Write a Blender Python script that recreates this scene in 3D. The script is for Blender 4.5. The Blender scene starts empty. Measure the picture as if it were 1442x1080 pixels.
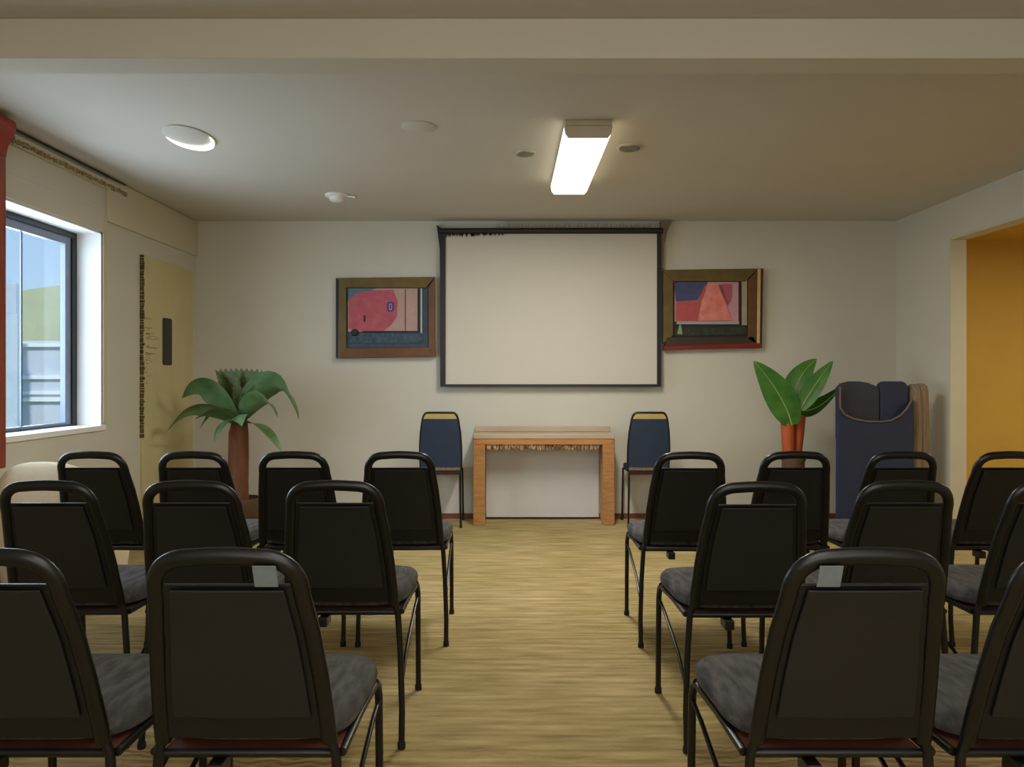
import bpy, bmesh, math, random
from mathutils import Vector, Matrix
random.seed(7)
PI = math.pi
COL = bpy.context.scene.collection

# ------------------------------------------------------------------ materials
def lin(c):
    return tuple(((v/255)/12.92 if v/255 <= 0.04045 else ((v/255+0.055)/1.055)**2.4) for v in c)

def mat(name, c, rough=0.6, var=0.06, scale=8, bump=0.0, metal=0.0, spec=0.5, stretch=(1,1,1), c2=None, bscale=None, detail=4, coat=0.0):
    m = bpy.data.materials.new(name); m.use_nodes = True
    nt = m.node_tree; b = nt.nodes['Principled BSDF']
    tc = nt.nodes.new('ShaderNodeTexCoord'); mp = nt.nodes.new('ShaderNodeMapping')
    mp.inputs['Scale'].default_value = stretch
    nt.links.new(tc.outputs['Object'], mp.inputs[0])
    n = nt.nodes.new('ShaderNodeTexNoise'); n.inputs['Scale'].default_value = scale; n.inputs['Detail'].default_value = detail
    nt.links.new(mp.outputs[0], n.inputs['Vector'])
    r = nt.nodes.new('ShaderNodeValToRGB')
    L = lin(c)
    A = tuple(v*(1-var) for v in L)+(1,)
    B = (tuple(min(1, v*(1+var)) for v in L) if c2 is None else lin(c2))+(1,)
    if c2 is not None: A = L+(1,)
    r.color_ramp.elements[0].position = 0.3; r.color_ramp.elements[1].position = 0.7
    r.color_ramp.elements[0].color = A; r.color_ramp.elements[1].color = B
    nt.links.new(n.outputs[0], r.inputs[0]); nt.links.new(r.outputs[0], b.inputs['Base Color'])
    b.inputs['Roughness'].default_value = rough; b.inputs['Metallic'].default_value = metal
    b.inputs['Specular IOR Level'].default_value = spec; b.inputs['Coat Weight'].default_value = coat
    if bump:
        n2 = nt.nodes.new('ShaderNodeTexNoise'); n2.inputs['Scale'].default_value = bscale or scale*4; n2.inputs['Detail'].default_value = 5
        nt.links.new(mp.outputs[0], n2.inputs['Vector'])
        bp = nt.nodes.new('ShaderNodeBump'); bp.inputs['Strength'].default_value = bump; bp.inputs['Distance'].default_value = 0.01
        nt.links.new(n2.outputs[0], bp.inputs['Height']); nt.links.new(bp.outputs[0], b.inputs['Normal'])
    return m

def emis(name, c, s, c2=None, scale=3):
    m = mat(name, c, 0.5)
    b = m.node_tree.nodes['Principled BSDF']
    b.inputs['Emission Color'].default_value = lin(c)+(1,); b.inputs['Emission Strength'].default_value = s
    return m

M = {}
M['wall'] = mat('painted_wall', (206,202,188), 0.85, 0.02, 3, bump=0.05, bscale=120)
M['ceiling'] = mat('painted_ceiling', (200,194,183), 0.9, 0.02, 2, bump=0.05, bscale=90)
M['beam'] = mat('painted_beam', (198,193,178), 0.85, 0.02, 2)
M['white'] = mat('white_paint', (238,238,235), 0.6, 0.01, 3)
M['ivory'] = mat('ivory_trim', (206,199,174), 0.6, 0.03, 4)
M['doorpaint'] = mat('cream_door_paint', (202,190,142), 0.6, 0.04, 5)
M['dark'] = mat('dark_frame', (22,24,32), 0.35, 0.1, 5)
M['greyframe'] = mat('grey_blue_frame', (120,130,150), 0.4, 0.05, 5)
M['orange'] = mat('ochre_wall', (216,176,84), 0.8, 0.04, 2)
M['black'] = mat('black_steel', (8,8,9), 0.36, 0.2, 12, spec=0.5)
M['shell'] = mat('black_plastic', (16,16,17), 0.42, 0.12, 4, spec=0.45, bump=0.04, bscale=160)
M['panel'] = mat('dark_brown_vinyl', (29,28,27), 0.48, 0.12, 3, spec=0.4, bump=0.06, bscale=260)
M['navy'] = mat('navy_fabric', (28,42,66), 0.8, 0.2, 30, bump=0.3, bscale=300)
M['seat'] = mat('grey_woven_fabric', (44,44,46), 0.85, 0.0, 30, bump=0.5, bscale=90, c2=(92,88,84), stretch=(1.6,0.35,1))
M['brown'] = mat('brown_seat_edge', (112,68,50), 0.5, 0.1, 10)
M['rubber'] = mat('black_rubber', (16,16,16), 0.7)
M['tag'] = mat('grey_paper_tag', (112,122,126), 0.7, 0.08, 60)
M['wood'] = mat('honey_wood', (162,112,64), 0.45, 0, 9, c2=(186,136,84), stretch=(1,1,6))
M['woodh'] = mat('orange_wood', (180,116,62), 0.4, 0, 9, c2=(200,142,86), stretch=(0.4,3,8))
M['tabletop'] = mat('taupe_table_top', (186,168,142), 0.35, 0.05, 5)
M['redwood'] = mat('red_brown_wood', (126,44,24), 0.4, 0, 14, c2=(164,74,44), stretch=(3,3,0.3))
M['redcap'] = mat('red_cap_wood', (150,46,32), 0.4, 0.08, 8)
M['cream'] = mat('cream_upholstery', (236,220,190), 0.8, 0.03, 20, bump=0.2, bscale=200)
M['screen'] = mat('screen_fabric', (206,200,186), 0.9, 0.01, 3)
M['gold'] = mat('gold_olive_frame', (104,86,44), 0.35, 0.2, 9, metal=0.25)
M['bronze'] = mat('bronze_frame', (104,70,42), 0.35, 0.15, 9, metal=0.2)
M['lightgold'] = mat('pale_gold_edge', (214,178,118), 0.3, 0.1, 9, metal=0.2)
M['frame_dark'] = mat('dark_edge_wood', (62,40,26), .4)
M['redlip'] = mat('dark_red_lip', (122,28,26), 0.4, 0.1, 9)
M['trunk'] = mat('palm_trunk', (96,56,32), 0.7, 0, 14, c2=(128,80,48), stretch=(1,1,0.3), bump=0.3)
M['terra'] = mat('terracotta', (176,84,38), 0.55, 0.12, 6)
M['pot'] = mat('brown_planter', (98,72,52), 0.6, 0.15, 9)
M['soil'] = mat('soil', (50,38,28), 0.95, 0.3, 60)
M['leafL'] = mat('palm_green', (58,92,44), 0.5, 0, 6, c2=(112,140,92))
M['leafT'] = mat('crown_green', (54,72,26), 0.5, 0, 20, c2=(88,102,44))
M['leafR'] = mat('bright_green_leaf', (42,92,24), 0.35, 0, 8, c2=(76,126,42))
M['vein'] = mat('pale_leaf_rib', (150,172,104), 0.5)
M['navyv'] = mat('navy_upholstery', (40,48,74), 0.75, 0.1, 4, bump=0.1, bscale=200)
M['charcoal'] = mat('charcoal_upholstery', (50,52,62), 0.7, 0.2, 5)
M['piping'] = mat('tan_piping', (118,98,80), 0.6)
M['taupe'] = mat('striped_tan_cloth', (112,94,74), 0.8, 0, 8, c2=(146,124,98), stretch=(9,9,0.5))
M['plasticw'] = mat('white_plastic', (236,234,226), 0.4)
M['greyv'] = mat('grey_vent', (128,124,114), 0.6)
M['fixend'] = mat('ivory_fixture_end', (196,186,162), 0.5)
M['diff'] = emis('glowing_diffuser', (255,244,214), 2.2)
M['cres'] = emis('glowing_lens', (255,252,240), 1.6)
M['siding'] = mat('pale_grey_siding', (196,202,212), 0.7, 0.03, 3)
M['olive'] = mat('olive_stucco', (186,188,150), 0.9, 0.06, 3)
M['grass'] = mat('lawn', (110,130,80), 0.95, 0.15, 6)
M['fringe'] = mat('lace_fringe', (222,184,146), 0.8, 0, 26, c2=(84,50,30))
M['bristle'] = mat('grey_fringe', (150,152,142), 0.8, 0.2, 40)
M['carved'] = mat('carved_ivory', (190,178,150), 0.7, 0, 60, c2=(110,92,66), bump=0.6)

# carpet: horizontal ribs and streaks
def carpet():
    m = bpy.data.materials.new('ribbed_carpet'); m.use_nodes = True
    nt = m.node_tree; b = nt.nodes['Principled BSDF']; N = nt.nodes.new; L = nt.links.new
    tc = N('ShaderNodeTexCoord')
    mp = N('ShaderNodeMapping'); mp.inputs['Scale'].default_value = (1.6, 14, 1); L(tc.outputs['Object'], mp.inputs[0])
    n = N('ShaderNodeTexNoise'); n.inputs['Scale'].default_value = 2.2; n.inputs['Detail'].default_value = 6; L(mp.outputs[0], n.inputs['Vector'])
    r = N('ShaderNodeValToRGB'); r.color_ramp.elements[0].position = .3; r.color_ramp.elements[1].position = .72
    r.color_ramp.elements[0].color = lin((148,129,84))+(1,); r.color_ramp.elements[1].color = lin((202,179,132))+(1,)
    L(n.outputs[0], r.inputs[0])
    n3 = N('ShaderNodeTexNoise'); n3.inputs['Scale'].default_value = 0.9; L(tc.outputs['Object'], n3.inputs['Vector'])
    r3 = N('ShaderNodeValToRGB'); r3.color_ramp.elements[0].position = .35; r3.color_ramp.elements[1].position = .65
    r3.color_ramp.elements[0].color = (.82,.84,.72,1); r3.color_ramp.elements[1].color = (1,1,1,1); L(n3.outputs[0], r3.inputs[0])
    mx = N('ShaderNodeMix'); mx.data_type = 'RGBA'; mx.blend_type = 'MULTIPLY'; mx.inputs[0].default_value = 1
    L(r.outputs[0], mx.inputs[6]); L(r3.outputs[0], mx.inputs[7]); L(mx.outputs[2], b.inputs['Base Color'])
    w = N('ShaderNodeTexWave'); w.bands_direction = 'Y'; w.inputs['Scale'].default_value = 9; w.inputs['Distortion'].default_value = 7.0
    w.inputs['Detail'].default_value = 3; w.inputs['Detail Scale'].default_value = 1.2
    L(tc.outputs['Object'], w.inputs['Vector'])
    bp = N('ShaderNodeBump'); bp.inputs['Strength'].default_value = 0.45; bp.inputs['Distance'].default_value = .012
    L(w.outputs[0], bp.inputs['Height']); L(bp.outputs[0], b.inputs['Normal'])
    b.inputs['Roughness'].default_value = .9; b.inputs['Specular IOR Level'].default_value = .15
    return m
M['carpet'] = carpet()

def glass():
    m = bpy.data.materials.new('window_glass'); m.use_nodes = True
    nt = m.node_tree; nt.nodes.clear(); N = nt.nodes.new; L = nt.links.new
    o = N('ShaderNodeOutputMaterial'); t = N('ShaderNodeBsdfTransparent'); g = N('ShaderNodeBsdfGlossy'); g.inputs['Roughness'].default_value = .02
    t.inputs[0].default_value = (.93,.97,1,1)
    mx = N('ShaderNodeMixShader'); mx.inputs[0].default_value = .06
    L(t.outputs[0], mx.inputs[1]); L(g.outputs[0], mx.inputs[2]); L(mx.outputs[0], o.inputs[0])
    return m
M['glass'] = glass()

# ------------------------------------------------------------------ mesh helpers
def obj(name, bm, m, parent=None, bevel=0, smooth=True, seg=2, sub=0):
    bmesh.ops.recalc_face_normals(bm, faces=bm.faces)
    me = bpy.data.meshes.new(name); bm.to_mesh(me); bm.free()
    o = bpy.data.objects.new(name, me); COL.objects.link(o)
    me.materials.append(M[m] if isinstance(m, str) else m)
    if smooth:
        for p in me.polygons: p.use_smooth = True
    if bevel:
        b = o.modifiers.new('b', 'BEVEL'); b.width = bevel; b.segments = seg; b.limit_method = 'ANGLE'; b.angle_limit = math.radians(40)
        b.harden_normals = True
    if sub:
        s = o.modifiers.new('s', 'SUBSURF'); s.levels = sub; s.render_levels = sub
    if smooth and not sub:
        try: me.set_sharp_from_angle(angle=math.radians(45))
        except Exception: pass
    if parent: o.parent = parent
    return o

def thing(name, label, cat, loc=(0,0,0), rz=0, group=None, kind=None):
    o = bpy.data.objects.new(name, None); COL.objects.link(o); o.empty_display_size = .1
    o.location = loc; o.rotation_euler = (0,0,rz)
    return tag(o, label, cat, group, kind)
def tag(o, label, cat, group=None, kind=None):
    if label: o['label'] = label
    if cat: o['category'] = cat
    if group: o['group'] = group
    if kind: o['kind'] = kind
    return o
def struct(name, bm, m, label=None, parent=None, bevel=0):
    o = obj(name, bm, m, parent, bevel, smooth=bool(bevel))
    if not parent:
        o['kind'] = 'structure'
        o['label'] = label or name; o['category'] = name.split('_')[0]
    return o

def box(bm, x0,x1,y0,y1,z0,z1):
    vs = [bm.verts.new((x,y,z)) for x in (x0,x1) for y in (y0,y1) for z in (z0,z1)]
    for f in ((0,1,3,2),(4,6,7,5),(0,4,5,1),(2,3,7,6),(0,2,6,4),(1,5,7,3)):
        bm.faces.new([vs[i] for i in f])
    return bm
def Box(*a): return box(bmesh.new(), *a)

def sweep(bm, pts, ra, rb=None, axis=None, n=10, closed=False, rads=None):
    """tube; ra = radius along 'axis' direction, rb = across"""
    rb = rb or ra
    pts = [Vector(p) for p in pts]; N = len(pts); rings = []
    prev = None
    for i, p in enumerate(pts):
        a = pts[(i-1) % N] if (closed or i > 0) else p
        b = pts[(i+1) % N] if (closed or i < N-1) else p
        t = (b-a).normalized()
        if axis is not None: u = Vector(axis)
        elif prev is not None: u = prev
        else: u = Vector((0,0,1)) if abs(t.z) < .9 else Vector((1,0,0))
        u = (u - t*u.dot(t)).normalized(); prev = u
        v = t.cross(u)
        s = rads[i] if rads else 1
        rings.append([bm.verts.new(p + u*ra*s*math.cos(2*PI*k/n) + v*rb*s*math.sin(2*PI*k/n)) for k in range(n)])
    R = range(N if closed else N-1)
    for i in R:
        A, B = rings[i], rings[(i+1) % N]
        for k in range(n):
            bm.faces.new((A[k], A[(k+1)%n], B[(k+1)%n], B[k]))
    if not closed:
        bm.faces.new(rings[0][::-1]); bm.faces.new(rings[-1])
    return bm
def Tube(*a, **k): return sweep(bmesh.new(), *a, **k)

def slab(bm, f, g, nu, nv):
    """closed solid between surfaces f(u,v), g(u,v), u,v in 0..1"""
    A = [[bm.verts.new(f(i/nu, j/nv)) for j in range(nv+1)] for i in range(nu+1)]
    B = [[bm.verts.new(g(i/nu, j/nv)) for j in range(nv+1)] for i in range(nu+1)]
    for i in range(nu):
        for j in range(nv):
            bm.faces.new((A[i][j], A[i+1][j], A[i+1][j+1], A[i][j+1]))
            bm.faces.new((B[i][j], B[i][j+1], B[i+1][j+1], B[i+1][j]))
    for i in range(nu):
        for j in (0, nv):
            bm.faces.new((A[i][j], A[i+1][j], B[i+1][j], B[i][j]))
    for j in range(nv):
        for i in (0, nu):
            bm.faces.new((A[i][j], A[i][j+1], B[i][j+1], B[i][j]))
    return bm

def lathe(bm, prof, c=(0,0,0), n=32):
    rings = []
    for r, z in prof:
        rings.append([bm.verts.new((c[0]+max(r,1e-4)*math.cos(2*PI*k/n), c[1]+max(r,1e-4)*math.sin(2*PI*k/n), c[2]+z)) for k in range(n)])
    for A, B in zip(rings, rings[1:]):
        for k in range(n): bm.faces.new((A[k], A[(k+1)%n], B[(k+1)%n], B[k]))
    bm.faces.new(rings[0][::-1]); bm.faces.new(rings[-1])
    return bm

def prism(bm, poly, plane, d0, d1):
    """extrude 2D polygon; plane 'xz' (poly=(x,z), depth y) / 'yz' (depth x) / 'xy' (depth z)"""
    def P(a, b, d): return {'xz': (a,d,b), 'yz': (d,a,b), 'xy': (a,b,d)}[plane]
    A = [bm.verts.new(P(a,b,d0)) for a,b in poly]; B = [bm.verts.new(P(a,b,d1)) for a,b in poly]
    bm.faces.new(A); bm.faces.new(B[::-1]); n = len(poly)
    for i in range(n): bm.faces.new((A[i], B[i], B[(i+1)%n], A[(i+1)%n]))
    return bm
def Prism(*a): return prism(bmesh.new(), *a)

def arc(cx, cy, r, a0, a1, n=8):
    return [(cx+r*math.cos(math.radians(a0+(a1-a0)*i/n)), cy+r*math.sin(math.radians(a0+(a1-a0)*i/n))) for i in range(n+1)]
def rrect(x0,x1,z0,z1,r,n=5):
    return (arc(x1-r,z0+r,r,-90,0,n)+arc(x1-r,z1-r,r,0,90,n)+arc(x0+r,z1-r,r,90,180,n)+arc(x0+r,z0+r,r,180,270,n))

# ------------------------------------------------------------------ camera maths (metres; eye 1.22 m, looking along +Y)
F, CX, CY, EH = 1080.0, 715.0, 532.0, 1.22
def X(px, Y): return (px-CX)*Y/F
def Z(py, Y): return EH-(py-CY)*Y/F

XL, XR, YB, YF, H = -2.71, 3.37, 6.655, -1.6, 2.58

# ------------------------------------------------------------------ room shell
struct('floor', Box(XL-.2, 6.2, YF-.1, YB+.1, -.1, 0), 'carpet', 'tan ribbed carpet floor running up the aisle')
struct('ceiling', Box(XL-.2, XR+.1, YF-.1, YB+.1, H, H+.1), 'ceiling', 'flat painted taupe ceiling')
struct('wall_back', Box(XL-.2, XR+.1, YB, YB+.1, 0, H), 'wall', 'beige wall behind the projection screen')
struct('wall_front', Box(XL-.2, 6.2, YF-.1, YF, 0, H), 'wall', 'beige wall behind the camera')
# left wall with window and recess
WY0, WY1, WZ0, WZ1 = 3.3, 5.12, .90, 2.19
bm = bmesh.new()
box(bm, XL-.2, XL, YF, WY0, 0, H); box(bm, XL-.2, XL, WY1, YB, 0, H)
box(bm, XL-.2, XL, WY0, WY1, 0, WZ0); box(bm, XL-.2, XL, WY0, WY1, WZ1, H)
struct('wall_left', bm, 'wall', 'beige left wall with the window opening and the door')
# right wall with opening
OY0, OY1, OZ = 2.6, 5.84, 2.285
bm = bmesh.new()
box(bm, XR, XR+.1, YF, OY0, 0, H); box(bm, XR, XR+.1, OY1, YB, 0, H); box(bm, XR, XR+.1, OY0, OY1, OZ, H)
struct('wall_right', bm, 'wall', 'pale right wall with the wide opening')
bm = bmesh.new()
box(bm, XR+.1, 6.2, 6.5, 6.6, 0, 2.38); box(bm, 6.1, 6.2, YF, 6.5, 0, 2.38)
struct('wall_side_room', bm, 'orange', 'ochre yellow wall of the side room beyond the opening')
struct('ceiling_side_room', Box(XR+.1, 6.2, YF-.1, 6.6, 2.38, 2.48), 'orange', 'ochre ceiling of the side room')
# opening casing
bm = bmesh.new()
box(bm, XR-.012, XR+.112, OY1-.022, OY1, 0, OZ); box(bm, XR-.012, XR+.112, OY0, OY1-.022, OZ-.02, OZ)
struct('trim_1', bm, 'ivory', 'ivory casing lining the wide opening on the right', bevel=.003)
struct('trim_2', Box(XL, XR, 2.896, 3.05, 2.427, H), 'beam', 'pale ceiling beam crossing the room', bevel=.006)
struct('baseboard_back', Box(XL, XR, YB-.014, YB, 0, .045), 'brown', 'low brown baseboard under the back wall')
# cornice band on the left wall towards the far corner
struct('trim_3', Box(XL, XL+.018, 5.17, YB-.005, 2.275, H-.005), 'ivory', 'ivory band under the ceiling on the left wall', bevel=.004)
# window surround: shallow stepped panel and white reveals
bm = bmesh.new()
box(bm, XL, XL+.012, WY0-.05, WY1+.005, 2.19, 2.335)
struct('trim_4', bm, 'wall', 'painted header panel above the window', bevel=.006)
WX = -2.868
t = thing('window_1', 'large dark-framed window with white reveal on the left wall', 'window', (WX, (WY0+WY1)/2, WZ0), kind='structure')
def wl(bmx): 
    for v in bmx.verts: v.co -= Vector((WX, (WY0+WY1)/2, WZ0))
    return bmx
bm = bmesh.new()
box(bm, WX-.03, XL, WY1-.012, WY1+.004, WZ0, WZ1); box(bm, WX-.03, XL, WY0, WY1, WZ1-.012, WZ1+.004)
obj('window_reveal', wl(bm), 'white', t, smooth=False)
bm = bmesh.new(); box(bm, WX-.03, XL+.02, WY0, WY1+.02, WZ0-.03, WZ0+.004)
obj('window_sill', wl(bm), 'white', t, bevel=.004)
fy1 = WY1-.013; fz1 = WZ1-.013
bm = bmesh.new()
box(bm, WX-.03, WX, fy1-.052, fy1, WZ0+.004, fz1); box(bm, WX-.03, WX, WY0+.02, fy1-.052, fz1-.035, fz1)
box(bm, WX-.03, WX, WY0+.02, fy1-.052, WZ0+.004, WZ0+.016); box(bm, WX-.03, WX, WY0, WY0+.02, WZ0+.004, fz1)
obj('window_frame', wl(bm), 'dark', t, smooth=False)
bm = bmesh.new()
box(bm, WX-.045, WX-.012, fy1-.115, fy1-.052, WZ0+.016, fz1-.035); box(bm, WX-.045, WX-.012, WY0+.02, fy1-.115, fz1-.085, fz1-.035)
box(bm, WX-.045, WX-.012, WY0+.02, fy1-.115, WZ0+.016, WZ0+.03)
ym = 2.88/(715-35)*1080
box(bm, WX-.04, WX-.03, ym-.006, ym+.006, WZ0+.03, fz1-.085)
obj('window_sash', wl(bm), 'greyframe', t, smooth=False)
obj('window_pane', wl(Box(WX-.034, WX-.030, WY0+.02, fy1-.06, WZ0+.02, fz1-.04)), 'glass', t, smooth=False)
struct('trim_5', Box(XL, XL+.01, WY1+.005, WY1+.05, .92, 2.335), 'ivory', 'narrow ivory casing beside the window', bevel=.003)

# door on the left wall
DY0, DY1, DZ = 5.65, 6.55, 2.13
t = thing('door_1', 'cream door with a narrow dark glazed slot in the left wall near the corner', 'door', (XL, (DY0+DY1)/2, 0), kind='structure')
def dl(bmx):
    for v in bmx.verts: v.co -= Vector((XL, (DY0+DY1)/2, 0))
    return bmx
poly = [(DY0,0.0)]+[(DY1,0.0)]+arc(DY1-.07,DZ-.07,.07,0,90,6)+[(DY0,DZ)]
obj('door_leaf', dl(Prism(poly,'yz',XL-.001,XL+.022)), 'doorpaint', t, bevel=.004)
obj('door_window', dl(Prism(rrect(5.97,6.13,1.32,1.69,.02),'yz',XL+.0222,XL+.028)), 'dark', t, bevel=.002)
bm = bmesh.new()
z = DZ
while z > .8:
    h_ = random.uniform(.012,.04); w_ = random.uniform(.001,.005)*(1.8 if z < 1.15 else 1)
    box(bm, XL, XL+random.uniform(.024,.034), DY0-w_, DY0+random.uniform(.001,.007), z-h_, z-random.uniform(.001,.006)); z -= h_
obj('worn_edge_strip', dl(bm), mat('worn_dark_edge',(60,46,24),.8,0,30,c2=(110,92,52)), t, smooth=False)

bm = bmesh.new()
for i in range(26):
    zc = random.uniform(1.18,1.68); y_ = DY0+.03+random.uniform(0,.05); ln = random.uniform(.04,.2)*(1 if zc > 1.4 else .5)
    pts = [(XL+.0225, y_+ln*k/5, zc+random.uniform(-.008,.008)) for k in range(6) if y_+ln*k/5 < 5.95]
    if len(pts) > 1: sweep(bm, pts, .0016, n=5)
obj('cracked_paint', dl(bm), mat('crack_brown',(120,100,60),.9), t, smooth=False)

# ------------------------------------------------------------------ outside
struct('ground_outside', Box(-30, XL-.25, -5, 40, -.4, -.3), 'grass', 'lawn outside the window')
bm = bmesh.new()
prism(bm, [(-14,-.3),(-5.0,-.3),(-5.0,3.1),(-8.0,2.78),(-9.4,2.55),(-14,2.1)], 'xz', 13.2, 16)
tag(obj('olive_building', bm, 'olive', smooth=False), 'olive stucco building with a sloping roofline outside the window', 'building')
t = thing('grey_outbuilding', 'low pale grey panelled outbuilding seen through the lower window', 'building', (-6.6, 11, -.3))
obj('wall_panel', Box(-1.6, 1.5, 0, .8, 0, 2.05), 'siding', t, smooth=False)
for zz, d in ((1.96,.06),(1.5,.05),(1.28,.04),(1.18,.06)):
    obj('ledge', Box(-1.55, 1.55, -d, -.001, zz, zz+.05), 'white', t, bevel=.004)
t = thing('pale_column', 'tall pale blue-grey column at the left of the window view', 'column', (-6.42, 10.0, -.3))
obj('shaft', Box(-.6, .02, 0, .12, 0, 2.36), mat('pale_blue_paint',(196,206,214),.7), t, bevel=.01)
obj('cap', Box(-.57, -.01, .02, .10, 2.361, 2.76), 'siding', t, bevel=.01)

# ------------------------------------------------------------------ curtain track along window wall
t = thing('curtain_track', 'ornate carved curtain track under the ceiling above the window', 'curtain track', (XL, 4.75, 2.5))
bm = bmesh.new(); sweep(bm, [(.03,-.72,.07),(.03,.62,.07)], .006, n=8)
obj('rail', bm, 'dark', t)
bm = bmesh.new()
prism(bm, [(0,-.01),(.022,-.01),(.022,.02),(.03,.045),(0,.045)], 'xz', -.73, .66)
obj('backing', bm, 'ivory', t, smooth=False)
bm = bmesh.new()
y = -.71
while y < .64:
    w_ = random.uniform(.010,.022); hh = random.uniform(.018,.032)
    box(bm, .0221, .0221+random.uniform(.008,.014), y, y+w_, .005-hh/2+random.uniform(0,.01), .005+hh/2+random.uniform(0,.012)); y += w_+random.uniform(.004,.016)
o = obj('carving', bm, 'carved', t, bevel=.003)

# wooden casing at left edge
t = thing('wooden_pilaster', 'red-brown wooden pilaster with flared cap beside the window at the left edge', 'pilaster', (XL, 3.95, .752))
obj('shaft', Prism(rrect(0.002,.098,-.05,.05,.012),'xy',0,1.62), 'redwood', t, bevel=.004)
bm = bmesh.new()
def cappt(s):
    k = 0.5-0.5*math.cos(PI*s) if s < .5 else .5+.5*(s-.5)*2
    return .098+.052*min(1,k*1.1)
zs = [0,.02,.05,.08,.11,.14,.17,.18]; rs = [.100,.102,.108,.122,.140,.150,.152,.146]
rings = []
for zz, r_ in zip(zs, rs):
    rings.append([bm.verts.new((a, b, 1.62+zz)) for a, b in rrect(.002, r_, -.05-(r_-.098), .052, .012)])
for A, B in zip(rings, rings[1:]):
    for k in range(len(A)): bm.faces.new((A[k],A[(k+1)%len(A)],B[(k+1)%len(A)],B[k]))
bm.faces.new(rings[0][::-1]); bm.faces.new(rings[-1])
obj('cap', bm, 'redcap', t)

# ------------------------------------------------------------------ ceiling items
t = thing('ceiling_light', 'glowing rectangular fluorescent fixture on the ceiling', 'ceiling light', (.425, 4.675, H))
obj('housing', Box(-.125,.125,-.635,.635,-.03,0), 'fixend', t, bevel=.004)
def wrap(y0,y1): return Prism([(-.128,-.0305),(-.122,-.07),(-.105,-.092),(.105,-.092),(.122,-.07),(.128,-.0305)],'xz',y0,y1)
obj('diffuser', wrap(-.612,.635), 'diff', t, bevel=.006)
obj('end_cap', wrap(-.637,-.6125), 'fixend', t, bevel=.004)

t = thing('recessed_downlight', 'round ceiling downlight with a bright white crescent near the window side', 'ceiling light', (X(267,4.32), 4.32, H))
bm = bmesh.new(); lathe(bm, [(.125,0),(.125,-.006),(.118,-.009),(.0,-.0095)])
for v in bm.verts: v.co.y *= 1.65
obj('trim_plate', bm, 'ceiling', t)
bm = bmesh.new()
A_=[];B_=[];n_=24
rr = []
for i in range(n_+1):
    a = math.radians(-8+196*i/n_); w_ = .022*math.sin(PI*i/n_)**.7+.001
    ro = .122; zlow = -.014*math.sin(PI*i/n_)
    rr.append([(ro*math.cos(a), ro*math.sin(a)+.0, -.0135+zlow),((ro-w_)*math.cos(a),(ro-w_)*math.sin(a),-.0135+zlow*.9),((ro-w_)*math.cos(a),(ro-w_)*math.sin(a),-.011),(ro*math.cos(a),ro*math.sin(a),-.011)])
vr = [[bm.verts.new(p) for p in r] for r in rr]
for v in bm.verts: v.co.y *= 1.5
for A, B in zip(vr, vr[1:]):
    for k in range(4): bm.faces.new((A[k],A[(k+1)%4],B[(k+1)%4],B[k]))
bm.faces.new(vr[0]); bm.faces.new(vr[-1][::-1])
obj('lens', bm, 'cres', t)

t = thing('smoke_detector', 'small white smoke detector on the ceiling above the left picture', 'smoke detector', (X(474,5.7), 5.7, H))
obj('base', lathe(bmesh.new(), [(.085,0),(.085,-.012),(.078,-.018),(0,-.018)]), 'plasticw', t)
obj('sensor', lathe(bmesh.new(), [(.055,-.0185),(.052,-.042),(.04,-.05),(0,-.05)]), 'plasticw', t)
bm = bmesh.new(); sweep(bm, [(.08,0,-.012),(.115,-.01,-.016),(.14,-.02,-.022)], .007, n=8, rads=[1,.7,1.4])
obj('sprinkler_arm', bm, 'plasticw', t)

def cover(name, px, py, r, label, m='ceiling', slats=False, rot=0, cat='ceiling vent'):
    Y = (H-EH)*F/(CY-py)
    t = thing(name, label, cat, (X(px,Y), Y, H), rot)
    obj('plate', lathe(bmesh.new(), [(r,0),(r,-.003),(r*.93,-.006),(0,-.007)]), m, t)
    if slats:
        for k in range(-2,3):
            w_ = math.sqrt(max(0,1-(k/3)**2))*r*.8
            bm = bmesh.new(); sweep(bm, [(-w_,k*r*.3,-.010),(0,k*r*.3+.01,-.012),(w_,k*r*.3,-.010)], .004, .01, n=6)
            obj('slat', bm, 'greyv', t)
cover('ceiling_cover_plate', 590, 178, .095, 'plain round cover plate flush on the ceiling between downlight and glowing fixture', cat='cover plate')
cover('ceiling_vent', 740, 215, .06, 'small round slatted vent on ceiling left of the glowing fixture', slats=True, rot=.5)
cover('ceiling_vent', 886, 207, .075, 'small round slatted vent on ceiling right of the glowing fixture', slats=True, rot=-.3)

# ------------------------------------------------------------------ projection screen
SY = 6.59
def sx(px): return X(px,SY)
def sz(py): return Z(py,SY)
t = thing('projection_screen', 'large blank projection screen with black border on the back wall', 'projection screen', (sx(775), SY, sz(544)))
def sl(bmx):
    for v in bmx.verts: v.co -= Vector((sx(775), SY, sz(544)))
    return bmx
obj('screen_surface', sl(Box(sx(626),sx(926),SY,SY+.012,sz(542),sz(327))), 'screen', t, smooth=False)
bm = bmesh.new()
box(bm, sx(620),sx(627.5),SY-.012,SY+.014,sz(544.5),sz(322)); box(bm, sx(925),sx(931),SY-.012,SY+.014,sz(544.5),sz(322))
box(bm, sx(627.5),sx(925),SY-.012,SY+.014,sz(544.5),sz(541))
obj('border', sl(bm), 'dark', t, bevel=.002)
bm = bmesh.new(); sweep(bm, [(sx(618),SY,sz(325.5)),(sx(933),SY,sz(325))], .033, .026, axis=(0,1,0), n=14)
obj('roller_case', sl(bm), mat('dark_roller',(34,24,24),.4), t)
bm = bmesh.new()
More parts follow.
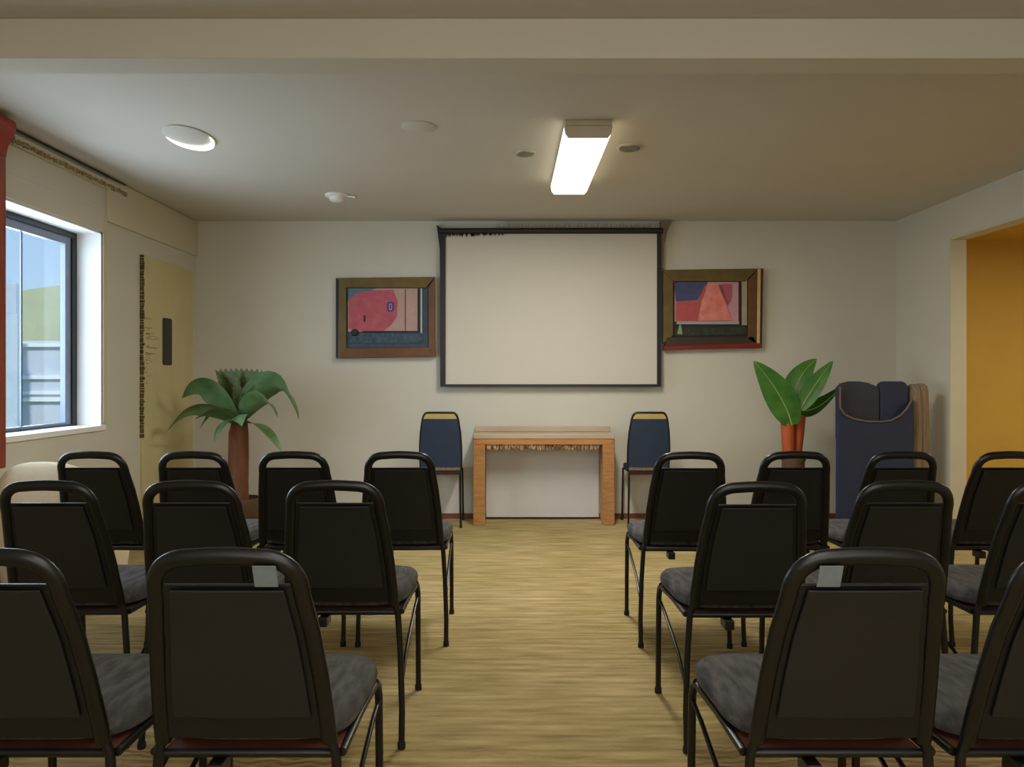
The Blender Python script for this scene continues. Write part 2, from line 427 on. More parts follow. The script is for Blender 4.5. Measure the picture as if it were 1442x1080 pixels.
for i in range(26):
    x_ = sx(628)+i*.017*(1+.2*random.random()); l_ = random.uniform(.008,.03)*(1-i/40)
    prism(bm, [(x_-.012,sz(329)),(x_+.012,sz(329)),(x_+random.uniform(-.003,.003),sz(329)-l_-.012)], 'xz', SY-.014, SY-.004)
obj('dark_fringe', sl(bm), mat('dark_red_fringe',(58,30,28),.8), t, smooth=False)
bm = bmesh.new()
x_ = sx(700)
while x_ < sx(926):
    l_ = random.uniform(.015,.045)
    prism(bm, [(x_-.004,sz(320)),(x_+.006,sz(320)),(x_+random.uniform(-.006,.010),sz(320)+l_)], 'xz', SY-.006, SY+.004); x_ += random.uniform(.012,.03)
obj('grey_fringe', sl(bm), 'bristle', t, smooth=False)
bm = bmesh.new()
prism(bm, [(sx(614.5),sz(316)),(sx(624),sz(322)),(sx(625),sz(346)),(sx(624),sz(540)),(sx(621),sz(540)),(sx(619),sz(350))], 'xz', SY+.016, YB)
obj('left_bracket', sl(bm), 'dark', t, smooth=False)
bm = bmesh.new()
prism(bm, [(sx(931),sz(311)),(sx(947),sz(311)),(sx(940),sz(326)),(sx(936),sz(345)),(sx(935),sz(378)),(sx(931.5),sz(378))], 'xz', SY+.01, YB)
obj('right_bracket', sl(bm), mat('tan_bracket',(128,108,80),.6), t, smooth=False)

# ------------------------------------------------------------------ pictures
def W(px,py,Y): return (X(px,Y),Z(py,Y))
def quad(t, name, pts, Yf, m, th=.004, bev=0):
    o_ = t.location
    P = [W(a,b,Yf) for a,b in pts]
    bm = Prism([(a-o_.x,b-o_.z) for a,b in P], 'xz', Yf-o_.y, Yf-o_.y+th)
    return obj(name, bm, m, t, bevel=bev, smooth=bool(bev))
def R4(x0,y0,x1,y1): return [(x0,y0),(x1,y0),(x1,y1),(x0,y1)]
FY = 6.59
c = W(542,504,FY)
t = thing('framed_picture', 'gold framed abstract picture with crimson shape left of the screen', 'picture', (c[0],FY,c[1]), group=None)
fr = [(473,391.5),(612,390),(613,502),(473,504.5)]
quad(t,'backing_board',fr,FY+.045,'dark',.018)
quad(t,'frame_top',[(474,391.5),(612,390),(600,405),(486,405)],FY,'gold',.05,.004)
quad(t,'frame_side',[(477,393),(487,405),(487,492),(476,503)],FY,'gold',.05,.004)
quad(t,'frame_side',[(612,390),(613,502),(604,494),(603,405)],FY,'bronze',.05,.004)
quad(t,'frame_bottom',[(487,490),(604,489),(613,502),(473,504.5)],FY,'bronze',.05,.004)
quad(t,'inner_mount',R4(486,404,604,491),FY+.03,mat('slate_mount',(58,68,84),.5,0.2,20),.01)
quad(t,'lower_band',R4(492,469,598,483),FY+.022,mat('teal_band',(62,92,104),.6,0,30,c2=(32,54,66)),.007)
quad(t,'print_ground',R4(490,406,588,467),FY+.022,mat('pale_pink_print',(178,146,138),.6,.05,30),.007)
quad(t,'teal_sky',[(490,406),(530,406),(515,412),(495,420),(490,424)],FY+.019,mat('teal_print',(82,112,118),.6,.1,20),.0025)
quad(t,'crimson_shape',[(491,424),(500,414),(520,409),(553,408),(560,424),(559,445),(552,456),(541,466),(500,466),(491,462)],FY+.0185,mat('crimson_print',(170,72,88),.6,0,14,c2=(186,92,100)),.002)
quad(t,'blue_emblem',[(545,427),(547,425),(553,425),(555,427),(555,437),(553,439),(547,439),(545,437)],FY+.015,mat('blue_emblem',(74,62,130),.6),.0025)
quad(t,'emblem_mark',[(548,427.5),(552,427.5),(552,436.5),(548,436.5)],FY+.013,mat('pale_emblem',(186,140,170),.6),.0018)
quad(t,'emblem_mark',[(549.2,429),(550.8,429),(550.8,435),(549.2,435)],FY+.011,'dark',.0018)
quad(t,'print_line',R4(570,407,571.5,466),FY+.019,mat('thin_line',(112,84,80),.6),.002)
quad(t,'inner_edge',[(588,405),(591,405),(591,469),(510,468),(510,466),(588,466)],FY+.017,'dark',.004)
quad(t,'pale_slip',R4(592,406,594.5,469),FY+.019,mat('pale_slip',(170,176,186),.5),.004)
quad(t,'small_mark',R4(512,444,514.5,453),FY+.015,'dark',.0025)
bm = lathe(bmesh.new(), [(.03,0),(.03,.01),(.024,.016),(0,.016)])
bmesh.ops.rotate(bm, verts=bm.verts, cent=(0,0,0), matrix=Matrix.Rotation(PI/2,3,'X'))
for v in bm.verts: v.co += Vector((X(499,FY)-c[0], .02, Z(468,FY)-c[1]))
obj('round_stud', bm, 'dark', t)

c = W(1004,492,FY)
t = thing('framed_picture', 'gold framed abstract picture with salmon triangle right of the screen', 'picture', (c[0],FY,c[1]))
quad(t,'backing_board',[(934,380),(1075,378),(1073,490),(935,492.5)],FY+.045,'bronze',.018)
quad(t,'frame_top',[(934,380),(1067,379),(1050,396),(948,396)],FY,'gold',.05,.004)
quad(t,'frame_side',[(934,380),(948,396),(948,472),(934,484)],FY,'gold',.05,.004)
quad(t,'frame_side',[(1067,379),(1066,484),(1054,478),(1054,394)],FY,'bronze',.05,.004)
quad(t,'pale_edge',[(1067,379),(1071.5,378.5),(1070,484),(1066,484)],FY-.002,'lightgold',.05,.002)
quad(t,'dark_edge',[(1071.5,378.5),(1075,378),(1073,489),(1070,484)],FY,'frame_dark',.05)
quad(t,'frame_bottom',[(939,475),(1062,474),(1066,484),(937,487)],FY,mat('dark_bronze',(58,42,28),.4),.05,.004)
quad(t,'red_lip',[(935,487),(1071,483),(1073,490),(935,492.5)],FY-.003,'redlip',.05,.002)
quad(t,'inner_mount',R4(947,395,1056,476),FY+.03,mat('black_mount',(34,34,30),.5),.01)
quad(t,'lower_band',[(951,462),(1055,461),(1057,471),(951,473)],FY+.022,mat('dark_green_band',(52,60,44),.5,0,30,c2=(24,26,22)),.007)
quad(t,'print_ground',R4(950,397,1040,453),FY+.024,mat('mauve_print',(190,140,150),.6,.05,20),.004)
quad(t,'blue_area',[(949,397),(997,397),(990,410),(982,423),(952,424)],FY+.021,mat('slate_blue_print',(66,70,108),.6,.15,20),.002)
quad(t,'salmon_area',[(952,424),(983,424),(993,400),(996,452),(952,452)],FY+.0185,mat('salmon_print',(178,78,78),.6,.08,20),.002)
quad(t,'salmon_triangle',[(983,452),(988,424),(998,399),(1010,399),(1020,422),(1031,451)],FY+.016,mat('bright_salmon',(208,104,92),.6,0,12,c2=(226,146,134)),.002)
quad(t,'dark_stroke',[(1012,401),(1015,401),(1026,427),(1024,429)],FY+.013,'redwood',.0025)
quad(t,'crimson_corner',[(1016,400),(1030,400),(1030,418),(1026,428)],FY+.014,mat('rose_print',(168,84,98),.6),.0015)
quad(t,'pale_ledge',R4(953,453,1041,456.5),FY+.019,mat('pale_ledge',(158,160,160),.5),.005)
quad(t,'pale_slip',R4(1045,393,1052,458),FY+.012,mat('stone_slip',(162,148,120),.5),.015)
quad(t,'small_figure',[(954,470),(956,460),(958,455),(960,462),(961,471)],FY+.015,mat('pale_green',(136,160,112),.5),.005)

# ------------------------------------------------------------------ console table
TY = 6.33
tx0, tx1 = X(666,TY), X(866,TY)
t = thing('console_table', 'honey wood console table against the wall under the projection screen', 'table', ((tx0+tx1)/2, 6.48, 0))
hw_ = (tx1-tx0)/2
obj('table_top', Box(-hw_-.0,hw_+.0,-.15,.165,.715,.755), 'tabletop', t, bevel=.006)
obj('back_rail', Box(-hw_+.005,hw_-.005,.135,.16,.7555,.80), 'tabletop', t, bevel=.004)
obj('apron', Box(-hw_+.02,hw_-.02,-.145,-.115,.668,.7145), 'woodh', t, bevel=.004)
for s in (-1,1):
    a = -hw_+.001 if s < 0 else hw_-.101
    obj('leg', Box(a,a+.1,-.142,-.08,0,.7145), 'wood', t, bevel=.006)
    obj('leg', Box(a+.01,a+.09,.06,.12,0,.7145), 'wood', t, bevel=.006)
obj('back_panel', Box(-hw_+.1,hw_-.1,.125,.145,.02,.71), mat('pale_grey_panel',(205,203,200),.7,.02), t, bevel=.002)
bm = bmesh.new()
x_ = -hw_+.12
while x_ < hw_-.13:
    w_ = random.uniform(.012,.026)
    sweep(bm, [(x_,-.125,.668),(x_+random.uniform(-.01,.01),-.122,.655),(x_+random.uniform(-.012,.012),-.13,  .668-random.uniform(.03,.05))], .012, n=6, rads=[1,.9,.3]); x_ += w_
obj('lace_trim', bm, 'fringe', t)

# ------------------------------------------------------------------ chairs
def yb(z): return -.212-(z-.47)*.27-.10*max(0,z-.7)
ZT = .878
def frame_pts():
    L = [(-.172,.468),(-.170,.52),(-.163,.62),(-.153,.72),(-.142,.795)]
    L += [(-.142+.082*(1-math.cos(math.radians(a))**.8), .795+(ZT-.795)*math.sin(math.radians(a))**.8) for a in (10,20,30,40,50,60,70,80,89)]
    L += [(-.035,ZT+.002),(0,ZT+.003)]
    P = L+[(-x,z) for x,z in L[::-1][1:]]
    return [(x,yb(z),z) for x,z in P]
def hwz(z):   # half width of the frame centre line
    pts = [(.468,.172),(.52,.170),(.62,.163),(.72,.153),(.80,.141),(.9,.135)]
    for (a,b),(c_,d) in zip(pts, pts[1:]):
        if z <= c_: return b+(d-b)*(z-a)/(c_-a)
    return .15
CH = {}
def chair_meshes():
    bm = bmesh.new(); sweep(bm, frame_pts(), .013, .0172, axis=(0,1,0), n=14); CH['back_frame'] = (bm,'black',0,0)
    def S(z0,z1,inset,d0,d1,bul):
        def mk(d, b):
            def f(u,v):
                z = z0+(z1-z0)*v; h = hwz(z)-inset; x = (2*u-1)*h
                return (x, yb(z)+d+b*(1-(2*u-1)**2), z)
            return f
        return slab(bmesh.new(), mk(d0,bul), mk(d1,bul), 10, 8)
    CH['back_shell'] = (S(.476,.822,.006,-.005,.008,.0),'shell',.003,0)
    CH['back_panel'] = (S(.528,.812,.029,-.0135,-.0055,-.004),'panel',.004,0)
    CH['back_pad'] = (S(.50,.80,.024,.0085,.036,.006),'navy',.008,0)
    # seat: superellipse dome
    bm = bmesh.new(); n = 40; rings = []
    for zz, k in ((.446,.93),(.452,.985),(.468,1.0),(.484,.985),(.497,.93),(.505,.78),(.509,.5)):
        ring = []
        for i in range(n):
            a = 2*PI*i/n; ca, sa = math.cos(a), math.sin(a)
            ex = .45
            x = .207*k*math.copysign(abs(ca)**ex, ca); y = .212*k*math.copysign(abs(sa)**ex, sa)
            y = y+.038
            x *= 1 + .04*(y/.22)
            if y > 0: zz2 = zz-.010*(y/.25)**2
            else: zz2 = zz
            ring.append(bm.verts.new((x,y,zz2)))
        rings.append(ring)
    for A, B in zip(rings, rings[1:]):
        for k in range(n): bm.faces.new((A[k],A[(k+1)%n],B[(k+1)%n],B[k]))
    bm.faces.new(rings[0][::-1]); bm.faces.new(rings[-1])
    CH['seat_cushion'] = (bm,'seat',0,0)
    CH['seat_pan'] = (Box(-.186,.186,-.175,.20,.4245,.4352),'brown',.003,0)
    bm = bmesh.new()
    sweep(bm, [(-.196,-.20,.44),(-.196,0,.437),(-.198,.19,.425)], .0095, n=8)
    sweep(bm, [(.196,-.20,.44),(.196,0,.437),(.198,.19,.425)], .0095, n=8)
    sweep(bm, [(-.19,-.20,.438),(.19,-.20,.438)], .0095, n=8); sweep(bm, [(-.19,.19,.414),(.19,.19,.414)], .0095, n=8)
    CH['seat_rail'] = (bm,'black',0,0)
    for s in (-1,1):
        k = 'L' if s < 0 else 'R'
        CH['rear_leg'+k] = (Tube([(s*.174,-.211,.475),(s*.184,-.207,.44),(s*.193,-.208,.30),(s*.2,-.222,.12),(s*.2,-.234,.013)], .0105, n=10),'black',0,0)
        CH['front_leg'+k] = (Tube([(s*.198,.185,.432),(s*.199,.213,.415),(s*.2,.228,.38),(s*.2,.238,.2),(s*.2,.242,.013)], .0105, n=10),'black',0,0)
        CH['brace'+k] = (Tube([(s*.2,.229,.37),(s*.199,.14,.352),(s*.198,.02,.315),(s*.198,-.10,.275),(s*.199,-.215,.21)], .0062, n=8),'black',0,0)
    CH['bracket'] = (Box(-.075,-.045,-.235,-.175,.398,.4285),'black',.003,0)
chair_meshes()
KEYS = ['back_frame','back_shell','back_panel','back_pad','seat_cushion','seat_pan','seat_rail','rear_legL','rear_legR','front_legL','front_legR','braceL','braceR','bracket']
NAMES = {'rear_legL':'leg','rear_legR':'leg','front_legL':'leg','front_legR':'leg','braceL':'leg_brace','braceR':'leg_brace','seat_rail':'seat_rail'}
def make_chair(label, group):
    t = thing('stacking_chair', label, 'chair', group=group)
    for k in KEYS:
        bm, m, bev, sub = CH[k]
        o = obj(NAMES.get(k,k), bm, m, t, bevel=bev, sub=sub)
        if 'leg' in k and 'brace' not in k:
            s = -1 if k[-1] == 'L' else 1; y = -.234 if 'rear' in k else .242
            obj('foot_cap', lathe(bmesh.new(), [(.013,0),(.0135,.012),(.0125,.022),(0.004,.022)], (s*.2,y,0), 12), 'rubber', o)
    return t
def copy_tree(o, parent=None):
    c_ = o.copy(); COL.objects.link(c_); c_.parent = parent
    for ch in [q for q in list(bpy.data.objects) if q.parent == o]: copy_tree(ch, c_)
    return c_

G = 'black stacking chairs set out in rows'
rows = [
 # front row (nearest the screen)
 (-1.84,3.72,.00,'black stacking chair nearest the window, in the row closest to the screen'),
 (-1.392,3.72,.0,'black stacking chair in the row closest to the screen, second from the window'),
 (-.948,3.72,.0,'black stacking chair in the row closest to the screen, third from the window'),
 (-.485,3.72,.02,'black stacking chair left of the aisle, in the row closest to the screen'),
 (.807,3.70,-.02,'black stacking chair right of the aisle, in the row closest to the screen'),
 (1.274,3.72,.0,'black stacking chair in front of the terracotta potted plant, row closest to the screen'),
 (1.746,3.72,.0,'black stacking chair in front of the tall navy high-back chair, row closest to the screen'),
 (2.22,3.72,.0,'black stacking chair before the ochre opening, row closest to the screen'),
 # middle row
 (-1.46,2.76,.0,'black stacking chair cut by left picture edge in the middle row'),
 (-1.006,2.76,.0,'black stacking chair in the centre of the left block, middle row'),
 (-.55,2.76,.0,'black stacking chair left of the aisle in the middle row'),
 (.783,2.73,-.0,'black stacking chair right of the aisle in the middle row'),
 (1.262,2.76,.0,'black stacking chair in the centre of the right block, middle row'),
 (1.745,2.76,.0,'black stacking chair at the right picture edge in the middle row'),
 # nearest row
 (-1.01,1.80,.0,'large black stacking chair cut by the lower left corner, nearest row'),
 (-.541,1.80,.0,'large near black stacking chair with a grey tag, left of the aisle'),
 (.688,1.80,-.0,'large near black stacking chair with a grey tag, right of the aisle'),
 (1.125,1.80,.0,'large black stacking chair cut by the lower right corner, nearest row'),
]
first = None
for (x,y,r,lab) in rows:
    if first is None: o = first = make_chair(lab, G)
    else: o = copy_tree(first)
    o['label'] = lab; o.location = (x,y,0); o.rotation_euler = (0,0,r)
    if 'tag' in lab and y < 2:
        lx = .082 if x < 0 else -.078
        z0,z1 = .822,.866
        bm = slab(bmesh.new(), lambda u,v: (lx+(u-.5)*.045, yb(z0+(z1-z0)*v)-.0225, z0+(z1-z0)*v), lambda u,v: (lx+(u-.5)*.045, yb(z0+(z1-z0)*v)-.019, z0+(z1-z0)*v), 1, 3)
        tg = obj('paper_tag', bm, 'tag', o, bevel=.001); tg['label'] = 'small grey paper tag'
# two navy chairs standing against the back wall, backs to the room
def make_navy(label):
    t = thing('side_chair', label, 'chair', group='navy side chairs at the back wall')
    y2 = lambda z: -.19-(z-.45)*.16
    L = [(-.196,.46),(-.20,.55),(-.200,.66),(-.190,.78),(-.172,.88)]
    L += [(-.172+.006+.045*(1-math.cos(math.radians(q))), .89+.046*math.sin(math.radians(q))) for q in (15,35,55,75,90)]
    P = L+[(-x,z) for x,z in L[::-1]]
    obj('back_frame', sweep(bmesh.new(), [(x,y2(z),z) for x,z in P], .012, .0125, axis=(0,1,0), n=10), 'black', t)
    def hw2(z):
        for (x0,z0),(x1,z1) in zip(L, L[1:]):
            if z <= z1: return -(x0+(x1-x0)*(z-z0)/max(1e-6,z1-z0))
        return .12
    def mk(d, z0, z1):
        return lambda u,v: ((2*u-1)*(hw2(z0+(z1-z0)*v)-.004), y2(z0+(z1-z0)*v)+d*(1-.5*(2*u-1)**2), z0+(z1-z0)*v)
    obj('back_pad', slab(bmesh.new(), mk(-.022,.495,.888), mk(.022,.495,.888), 8, 10), 'navysheen', t)
    obj('back_top_reflection', slab(bmesh.new(), mk(-.020,.889,.930), mk(.020,.889,.930), 8, 4), 'reflectband', t)  # yellowish reflection along the pad top, built as a coloured strip
    obj('lower_band', slab(bmesh.new(), mk(-.018,.468,.494), mk(.018,.468,.494), 8, 2), 'taupe', t)
    obj('seat_rail', Box(-.196,.196,-.205,-.175,.432,.462), mat('burgundy_rail',(48,22,24),.4), t, bevel=.004)
    obj('seat_cushion', Prism(rrect(-.19,.19,-.172,.19,.05),'xy',.44,.495), 'navy', t, bevel=.015, seg=3)
    for sx in (-1,1):
        for yy in (-.19,.17):
            l = obj('leg', Tube([(sx*.186,yy,.45),(sx*.195,yy+(.01 if yy>0 else -.012),.013)], .0105, n=10), 'black', t)
            obj('foot_cap', lathe(bmesh.new(), [(.013,0),(.0135,.012),(.0125,.022),(.004,.022)], (sx*.195,yy+(.01 if yy>0 else -.012),0), 12), 'rubber', l)
    return t
M['navysheen'] = mat('navy_satin_fabric', (36,52,76), .5, .1, 6)
M['reflectband'] = mat('painted_tan_reflection', (186,164,104), .5, .06, 6)  # reflection on the pad top put into the colour
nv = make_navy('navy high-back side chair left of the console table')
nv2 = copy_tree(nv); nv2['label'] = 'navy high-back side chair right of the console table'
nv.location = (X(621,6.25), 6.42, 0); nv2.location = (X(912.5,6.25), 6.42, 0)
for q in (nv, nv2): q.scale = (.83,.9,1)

# ------------------------------------------------------------------ cream armchair by the window
t = thing('cream_armchair', 'cream rounded tub armchair under the window, behind the first row chair', 'armchair', (-2.395, 4.21, 0))
def tub(ro, ri, ztop):
    bm = bmesh.new()
    path = []
    n_ = 28; ringsv = []
    for i in range(n_+1):
        a = math.radians(170+200*i/n_)   # wraps around the near (camera) side
        s = i/n_
        c_, s_ = math.cos(a), math.sin(a)
        k_ = (abs(c_)**3.2+abs(s_)**3.2)**(-1/3.2); c_ *= k_; s_ *= k_
        hgt = ztop - .11*abs(c_)**3 - (.06*s_ if s_ > 0 else 0)
        prof = [(ri,.10),(ro,.10),(ro+.01,hgt*.6),(ro,hgt-.04),(ro-.02,hgt-.008),((ro+ri)/2,hgt),(ri+.01,hgt-.012),(ri,hgt-.05)]
        ringsv.append([bm.verts.new((r_*c_, r_*s_*.98, z_)) for r_, z_ in prof])
    for A, B in zip(ringsv, ringsv[1:]):
        for k in range(8): bm.faces.new((A[k],A[(k+1)%8],B[(k+1)%8],B[k]))
    bm.faces.new(ringsv[0]); bm.faces.new(ringsv[-1][::-1])
    return bm
obj('shell', tub(.302,.225,.79), 'cream', t, sub=1)
obj('seat_cushion', lathe(bmesh.new(), [(.20,.12),(.222,.16),(.222,.38),(.21,.43),(.17,.45),(0,.455)]), 'cream', t)
for sx_, sy_ in ((-1,-1),(1,-1),(-1,1),(1,1)):
    obj('leg', lathe(bmesh.new(), [(.014,0),(.022,.12)], (sx_*.19,sy_*.16,0), 12), 'brown', t)

# ------------------------------------------------------------------ plants
def leaf(bm, spine, w, prof=None, fold=.25, serr=0, n=None, side=None, roll=0):
    """broad leaf along a quadratic spine p0,p1,p2"""
    p0,p1,p2 = [Vector(p) for p in spine]; n = n or 18
    prev = None; top = []
    for i in range(n+1):
        s = i/n
        p = p0*(1-s)**2+p1*2*s*(1-s)+p2*s*s
        t_ = ((p1-p0)*(1-s)+(p2-p1)*s).normalized()
        sd = Vector(side) if side else t_.cross(Vector((0,0,1)))
        sd = (sd-t_*sd.dot(t_)).normalized()
        if roll: sd = Matrix.Rotation(roll,3,t_) @ sd
        up = sd.cross(t_).normalized()
        ww = w*(prof(s) if prof else (math.sin(PI*min(1,s**.75))**.8*(1-.1*s)+.02))
        if serr and i % 2: ww *= (1-serr)
        row = []
        for k in (-1,-.5,0,.5,1):
            row.append(bm.verts.new(p+sd*ww*k+up*(abs(k)*ww*fold)))
        top.append(row)
    th = .0025
    bot = [[bm.verts.new(v.co-Vector((0,0,1))*th*.0 + Vector((0,.003,-.001))) for v in r] for r in top]
    for i in range(n):
        for k in range(4):
            bm.faces.new((top[i][k],top[i][k+1],top[i+1][k+1],top[i+1][k]))
            bm.faces.new((bot[i][k],bot[i+1][k],bot[i+1][k+1],bot[i][k+1]))
        for k in (0,4): bm.faces.new((top[i][k],top[i+1][k],bot[i+1][k],bot[i][k]))
    for i in (0,n):
        for k in range(4): bm.faces.new((top[i][k],top[i][k+1],bot[i][k+1],bot[i][k]))
    return bm

PY = 5.95
px0 = X(337,PY)
t = thing('potted_palm', 'broad-leaved green palm with brown trunk in the left back corner', 'plant', (px0, PY, 0))
def PL(px,py,dy=0): return (X(px,PY)-px0, dy, Z(py,PY))
obj('pot', lathe(bmesh.new(), [(.11,0),(.12,.02),(.155,.24),(.165,.26),(.165,.29),(.15,.29),(.145,.262),(0,.262)]), 'pot', t)
obj('soil', lathe(bmesh.new(), [(.14,.263),(.13,.27),(0,.275)]), 'soil', t)
obj('trunk', Tube([PL(335,760),PL(335,715),PL(335,680),PL(336,640),PL(336,610),PL(338,590)], .078, n=16, rads=[1.15,1.05,1.0,.98,.95,.7]), 'trunk', t)
hub = PL(338,596)
def lf(p1, p2, w, dy1=0, dy2=0, m='leafL', **k):
    a = leaf(bmesh.new(), (hub, PL(*p1,dy1), PL(*p2,dy2)), w, **k)
    o = obj('leaf', a, m, t)
SD = (0,-.75,.66)
lf((298,512),(264,560),.115,-.10,-.10, fold=.35, side=(.3,-.5,.8))
lf((282,545),(252,604),.075,-.16,-.2, fold=.35, side=(.4,-.6,.6))
lf((300,545),(270,606),.06,.12,.15, fold=.3, side=(.4,-.6,.6))
lf((318,560),(296,588),.075,-.22,-.3, fold=.3, side=(.6,-.5,.5))
lf((388,492),(424,590),.115,-.06,-.06, fold=.4, side=(-.4,-.5,.75))
lf((375,535),(404,585),.085,-.18,-.24, fold=.35, side=(-.5,-.5,.6))
lf((376,588),(404,634),.068,-.10,-.14, fold=.2, side=(-.8,-.6,.3))
lf((350,568),(362,596),.07,-.24,-.34, fold=.3, side=(1,-.2,.3))
lf((325,575),(318,618),.05,-.2,-.24, fold=.3, side=(1,-.2,.3))
lf((362,545),(388,532),.08,-.02,.04, fold=.3, side=SD)
lf((305,540),(290,540),.07,.08,.16, fold=.3, side=SD)
# toothed crown leaf
bm = bmesh.new()
nf = 19
def crown(off):
    pts = [(326,556),(305,528),(302,524)]
    for i in range(nf):
        x_ = 302+ (368-302)*i/(nf-1); pts.append((x_, (523 if i%2 else 517.5)+abs(x_-335)*.06))
    pts += [(366,528),(348,556)]
    return [PL(a,b,.02+off) for a,b in pts]
P3 = crown(0); A = [bm.verts.new(p) for p in P3]; B = [bm.verts.new((p[0],p[1]+.006,p[2])) for p in P3]
bm.faces.new(A); bm.faces.new(B[::-1])
for i in range(len(A)): bm.faces.new((A[i],B[i],B[(i+1)%len(A)],A[(i+1)%len(A)]))
obj('crown_leaf', bm, 'leafT', t, smooth=False)
lf((318,540),(306,522),.045,-.02,-.03, m='leafT', fold=.3, serr=.35, side=(1,-.1,.2), n=20)
lf((338,550),(334,520),.05,-.03,-.04, m='leafT', fold=.3, serr=.35, side=(1,-.1,0), n=20)
lf((355,540),(366,524),.045,-.02,-.03, m='leafT', fold=.3, serr=.35, side=(1,-.1,-.2), n=20)

PY = 6.05
px0 = X(1117,PY)
t = thing('potted_banana_plant', 'leafy plant with four upright leaves on orange stalks at right back wall', 'plant', (px0, PY, 0))
obj('planter', lathe(bmesh.new(), [(.10,0),(.11,.02),(.088,.30),(.086,.56),(.095,.575),(.095,.60),(.08,.60),(.078,.58),(0,.58)]), 'pot', t)
obj('soil', lathe(bmesh.new(), [(.075,.581),(.07,.586),(0,.588)]), 'soil', t)
obj('stalk', Tube([PL(1111,648),PL(1110,625),PL(1109,596)], .05, n=16, rads=[.92,1,1.06]), 'terra', t)
obj('stalk', Tube([PL(1123,648,.02),PL(1126,612,.02),PL(1129,572,.02)], .045, n=16, rads=[.75,.9,1.0]), 'terra', t)
hub = PL(1119,584,-.04)
def lance(s): return (math.sin(PI*min(1,(s*.93+.07)**.85))**.75)
def pl(base, mid, tip, w, side, dy=0, fold=.12):
    bs = PL(*base,-.05+dy)
    o = obj('leaf', leaf(bmesh.new(), (bs, PL(*mid,-.06+dy), PL(*tip,-.05+dy)), w, prof=lance, fold=fold, side=side), 'leafR', t)
    q = [Vector(bs)*(1-s)**2+Vector(PL(*mid,-.06+dy))*2*s*(1-s)+Vector(PL(*tip,-.05+dy))*s*s for s in [i/10 for i in range(11)]]
    obj('leaf_rib', Tube([p+Vector((0,-.004,0)) for p in q], .0035, n=6, rads=[1.6-.13*i for i in range(11)]), 'vein', o)
pl((1112,598),(1100,555),(1058,508),.116,(1,-.25,.55),0,.1)
pl((1117,580),(1110,535),(1149,505),.098,(1,-.3,-.2),.03,.15)
pl((1122,576),(1138,545),(1168,508),.07,(1,-.4,-.3),-.02,.2)
pl((1122,576),(1145,585),(1183,541),.075,(.1,-.5,1),0,.2)

# ------------------------------------------------------------------ tall navy armchair + cloth roll
VY = 5.8
vx = X(1232,VY)
t = thing('navy_high_back_chair', 'tall navy upholstered high-back chair with scooped back in the right corner', 'armchair', (vx, VY, 0))
def VL(px,py): return (X(px,VY)-vx, Z(py,VY))
# outer back shell with a scooped upper edge
lip = [VL(1183,574),VL(1190,584),VL(1202,590),VL(1220,593.5),VL(1240,594),VL(1255,592),VL(1268,585),VL(1278,574),VL(1284,562)]
poly = [VL(1180,780),VL(1286,780),VL(1285,562)]+lip[::-1][1:]+[VL(1181,560)]
poly = [VL(1180,780),VL(1286,780)]+[VL(1286,562)]+lip[::-1][1:]+[VL(1181,545)]
obj('back_shell', Prism(poly,'xz',0,.05), 'navyv', t, bevel=.012, seg=3)
bm = bmesh.new(); sweep(bm, [VL(1183,545)[:1]+(-.002,)+VL(1183,545)[1:]]+[(a,-.002,b) for a,b in lip], .007, n=8)
obj('piping', bm, 'piping', t)
poly = [VL(1184,620),VL(1244,620),VL(1244,548)]+[VL(1238,543),VL(1228,539),VL(1216,537),VL(1202,537),VL(1190,540),VL(1184,546)]
obj('head_cushion', Prism(poly,'xz',.052,.11), 'charcoal', t, bevel=.015, seg=3)
obj('side_cushion', Prism([(a,b) for a,b in rrect(VL(1244.5,0)[0],VL(1284,0)[0],VL(0,625)[1],VL(0,537)[1],.05)],'xz',.051,.13), 'navyv', t, bevel=.012, seg=3)
poly = [VL(1190,600),VL(1190,556),VL(1205,548),VL(1225,545),VL(1225,556),VL(1214,565),VL(1196,568)]
obj('seat', Box(VL(1206,0)[0],VL(1284,0)[0],.135,.38,.16,.44), 'navyv', t, bevel=.03, seg=3)
for s in (VL(1212,0)[0],VL(1274,0)[0]):
    obj('leg', Box(s,s+.04,.14,.18,0,.17), 'black', t, bevel=.004)
    obj('leg', Box(s,s+.04,.33,.37,0,.17), 'black', t, bevel=.004)
poly = [VL(1180,774),VL(1286,774),VL(1286,800),VL(1180,800)]
for s in (VL(1180,0)[0]+.01,VL(1286,0)[0]-.05):
    obj('leg', Box(s,s+.04,.005,.045,0,-.002+VL(0,779)[1]+.02 if VL(0,779)[1]>.0 else .02), 'black', t)

t = thing('rolled_cloth', 'tan striped folded upholstery roll standing beside the tall navy chair', 'cloth roll', (X(1298,5.86), 5.9, 0))
def RL(px,py): return (X(px,5.86)-X(1298,5.86), Z(py,5.86))
bm = bmesh.new()
for off, top, rad in ((1290,541,.052),(1300,540,.05)):
    x_ = RL(off,0)[0]; zt = RL(0,top)[1]
    sweep(bm, [(x_,0,0),(x_,0,.4),(x_+.008,0,.8),(x_+.0,0,zt-.06),(x_,0,zt-.02),(x_,0,zt)], .07, rad, axis=(0,1,0), n=16, rads=[1.1,1.05,1.05,1,.85,.45])
obj('roll', bm, 'taupe', t)

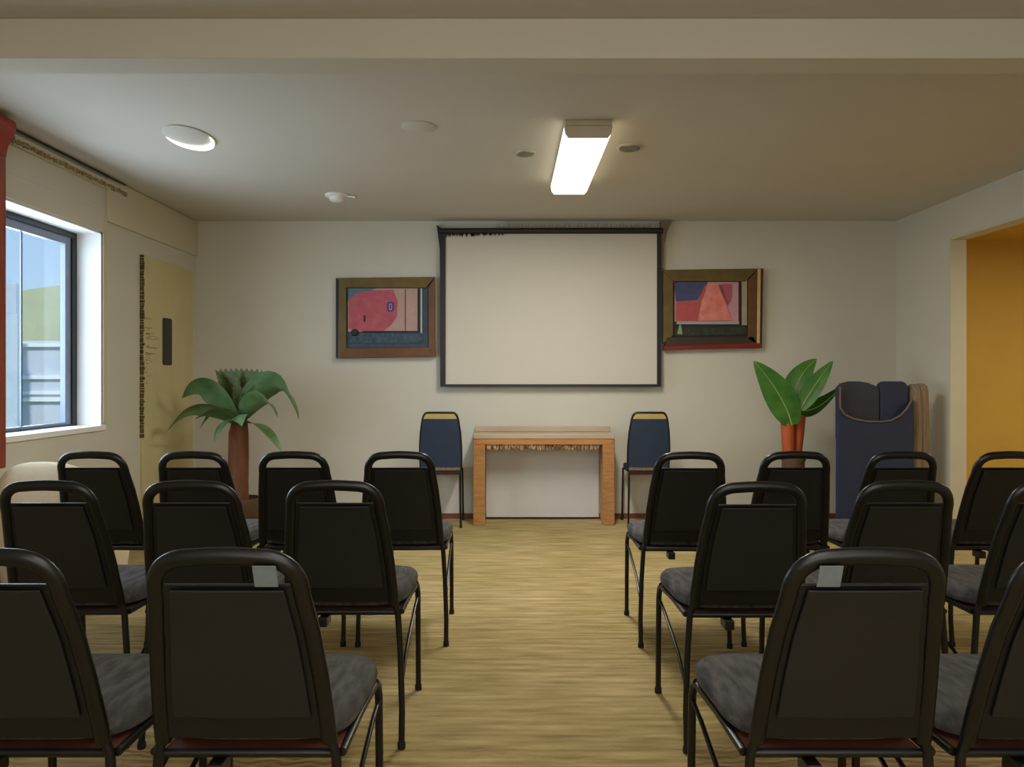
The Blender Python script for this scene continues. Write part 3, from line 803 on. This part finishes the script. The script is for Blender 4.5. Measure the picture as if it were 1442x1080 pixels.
# ------------------------------------------------------------------ lights
def area(name, loc, rot, sx_, sy_, e, c_):
    l = bpy.data.lights.new(name, 'AREA'); l.shape = 'RECTANGLE'; l.size = sx_; l.size_y = sy_; l.energy = e; l.color = c_
    o = bpy.data.objects.new(name, l); COL.objects.link(o); o.location = loc; o.rotation_euler = rot
    return o
area('fixture_light', (.425,4.675,H-.105), (0,0,0), .22, 1.2, 40, (1,.965,.88))
area('rear_overhead_fill', (.3,.2,H-.06), (0,0,0), 1.4, 1.6, 20, (1,.95,.88))  # unseen fill added overhead near the camera, no fitting modelled
area('rear_fill', (.3,-1.3,1.7), (math.radians(85),0,0), 3.4, 1.4, 30, (1,.96,.9))  # added fill behind the camera, aimed at the screen end
area('ceiling_fill', (.4,-.7,1.9), (PI,0,0), 2.4, 1.0, 26, (.98,.98,1))  # added upward fill out of view, brightens the ceiling
area('window_daylight', (-3.15,4.3,1.6), (0,math.radians(-90),0), 1.4, 1.8, 60, (.78,.88,1))
area('side_room_light', (4.6,4.4,2.3), (0,0,0), .8, .8, 26, (1,.93,.7))
#area('downlight', (X(267,4.32),4.32,H-.08), (0,0,0), .15, .15, 4, (.9,.95,1))

l = bpy.data.lights.new('sun','SUN'); l.energy = 2.6; l.angle = .05; l.color = (1,.97,.9)
o = bpy.data.objects.new('sun', l); COL.objects.link(o); o.rotation_euler = Vector((-.35,.7,-.6)).to_track_quat('-Z','Y').to_euler(); o.location = (0,-5,12)
w = bpy.data.worlds.new('sky'); bpy.context.scene.world = w; w.use_nodes = True
nt = w.node_tree; bg = nt.nodes['Background']
tc = nt.nodes.new('ShaderNodeTexCoord'); sp = nt.nodes.new('ShaderNodeSeparateXYZ'); r = nt.nodes.new('ShaderNodeValToRGB')
nt.links.new(tc.outputs['Generated'], sp.inputs[0]); nt.links.new(sp.outputs[2], r.inputs[0]); nt.links.new(r.outputs[0], bg.inputs[0])
r.color_ramp.elements[0].position = 0; r.color_ramp.elements[0].color = lin((196,222,244))+(1,)
r.color_ramp.elements[1].position = .45; r.color_ramp.elements[1].color = lin((140,186,232))+(1,)
bg.inputs[1].default_value = .95

# ------------------------------------------------------------------ camera
cam = bpy.data.cameras.new('camera'); co = bpy.data.objects.new('camera', cam); COL.objects.link(co)
co.location = (0,0,EH); co.rotation_euler = (PI/2,0,0)
cam.sensor_width = 36; cam.lens = 36*F/1442; cam.shift_x = (721-CX)/1442; cam.shift_y = -(540-CY)/1442; cam.clip_start = .02
s = bpy.context.scene; s.camera = co
s.view_settings.view_transform = 'Standard'; s.view_settings.look = 'None'; s.view_settings.exposure = .22
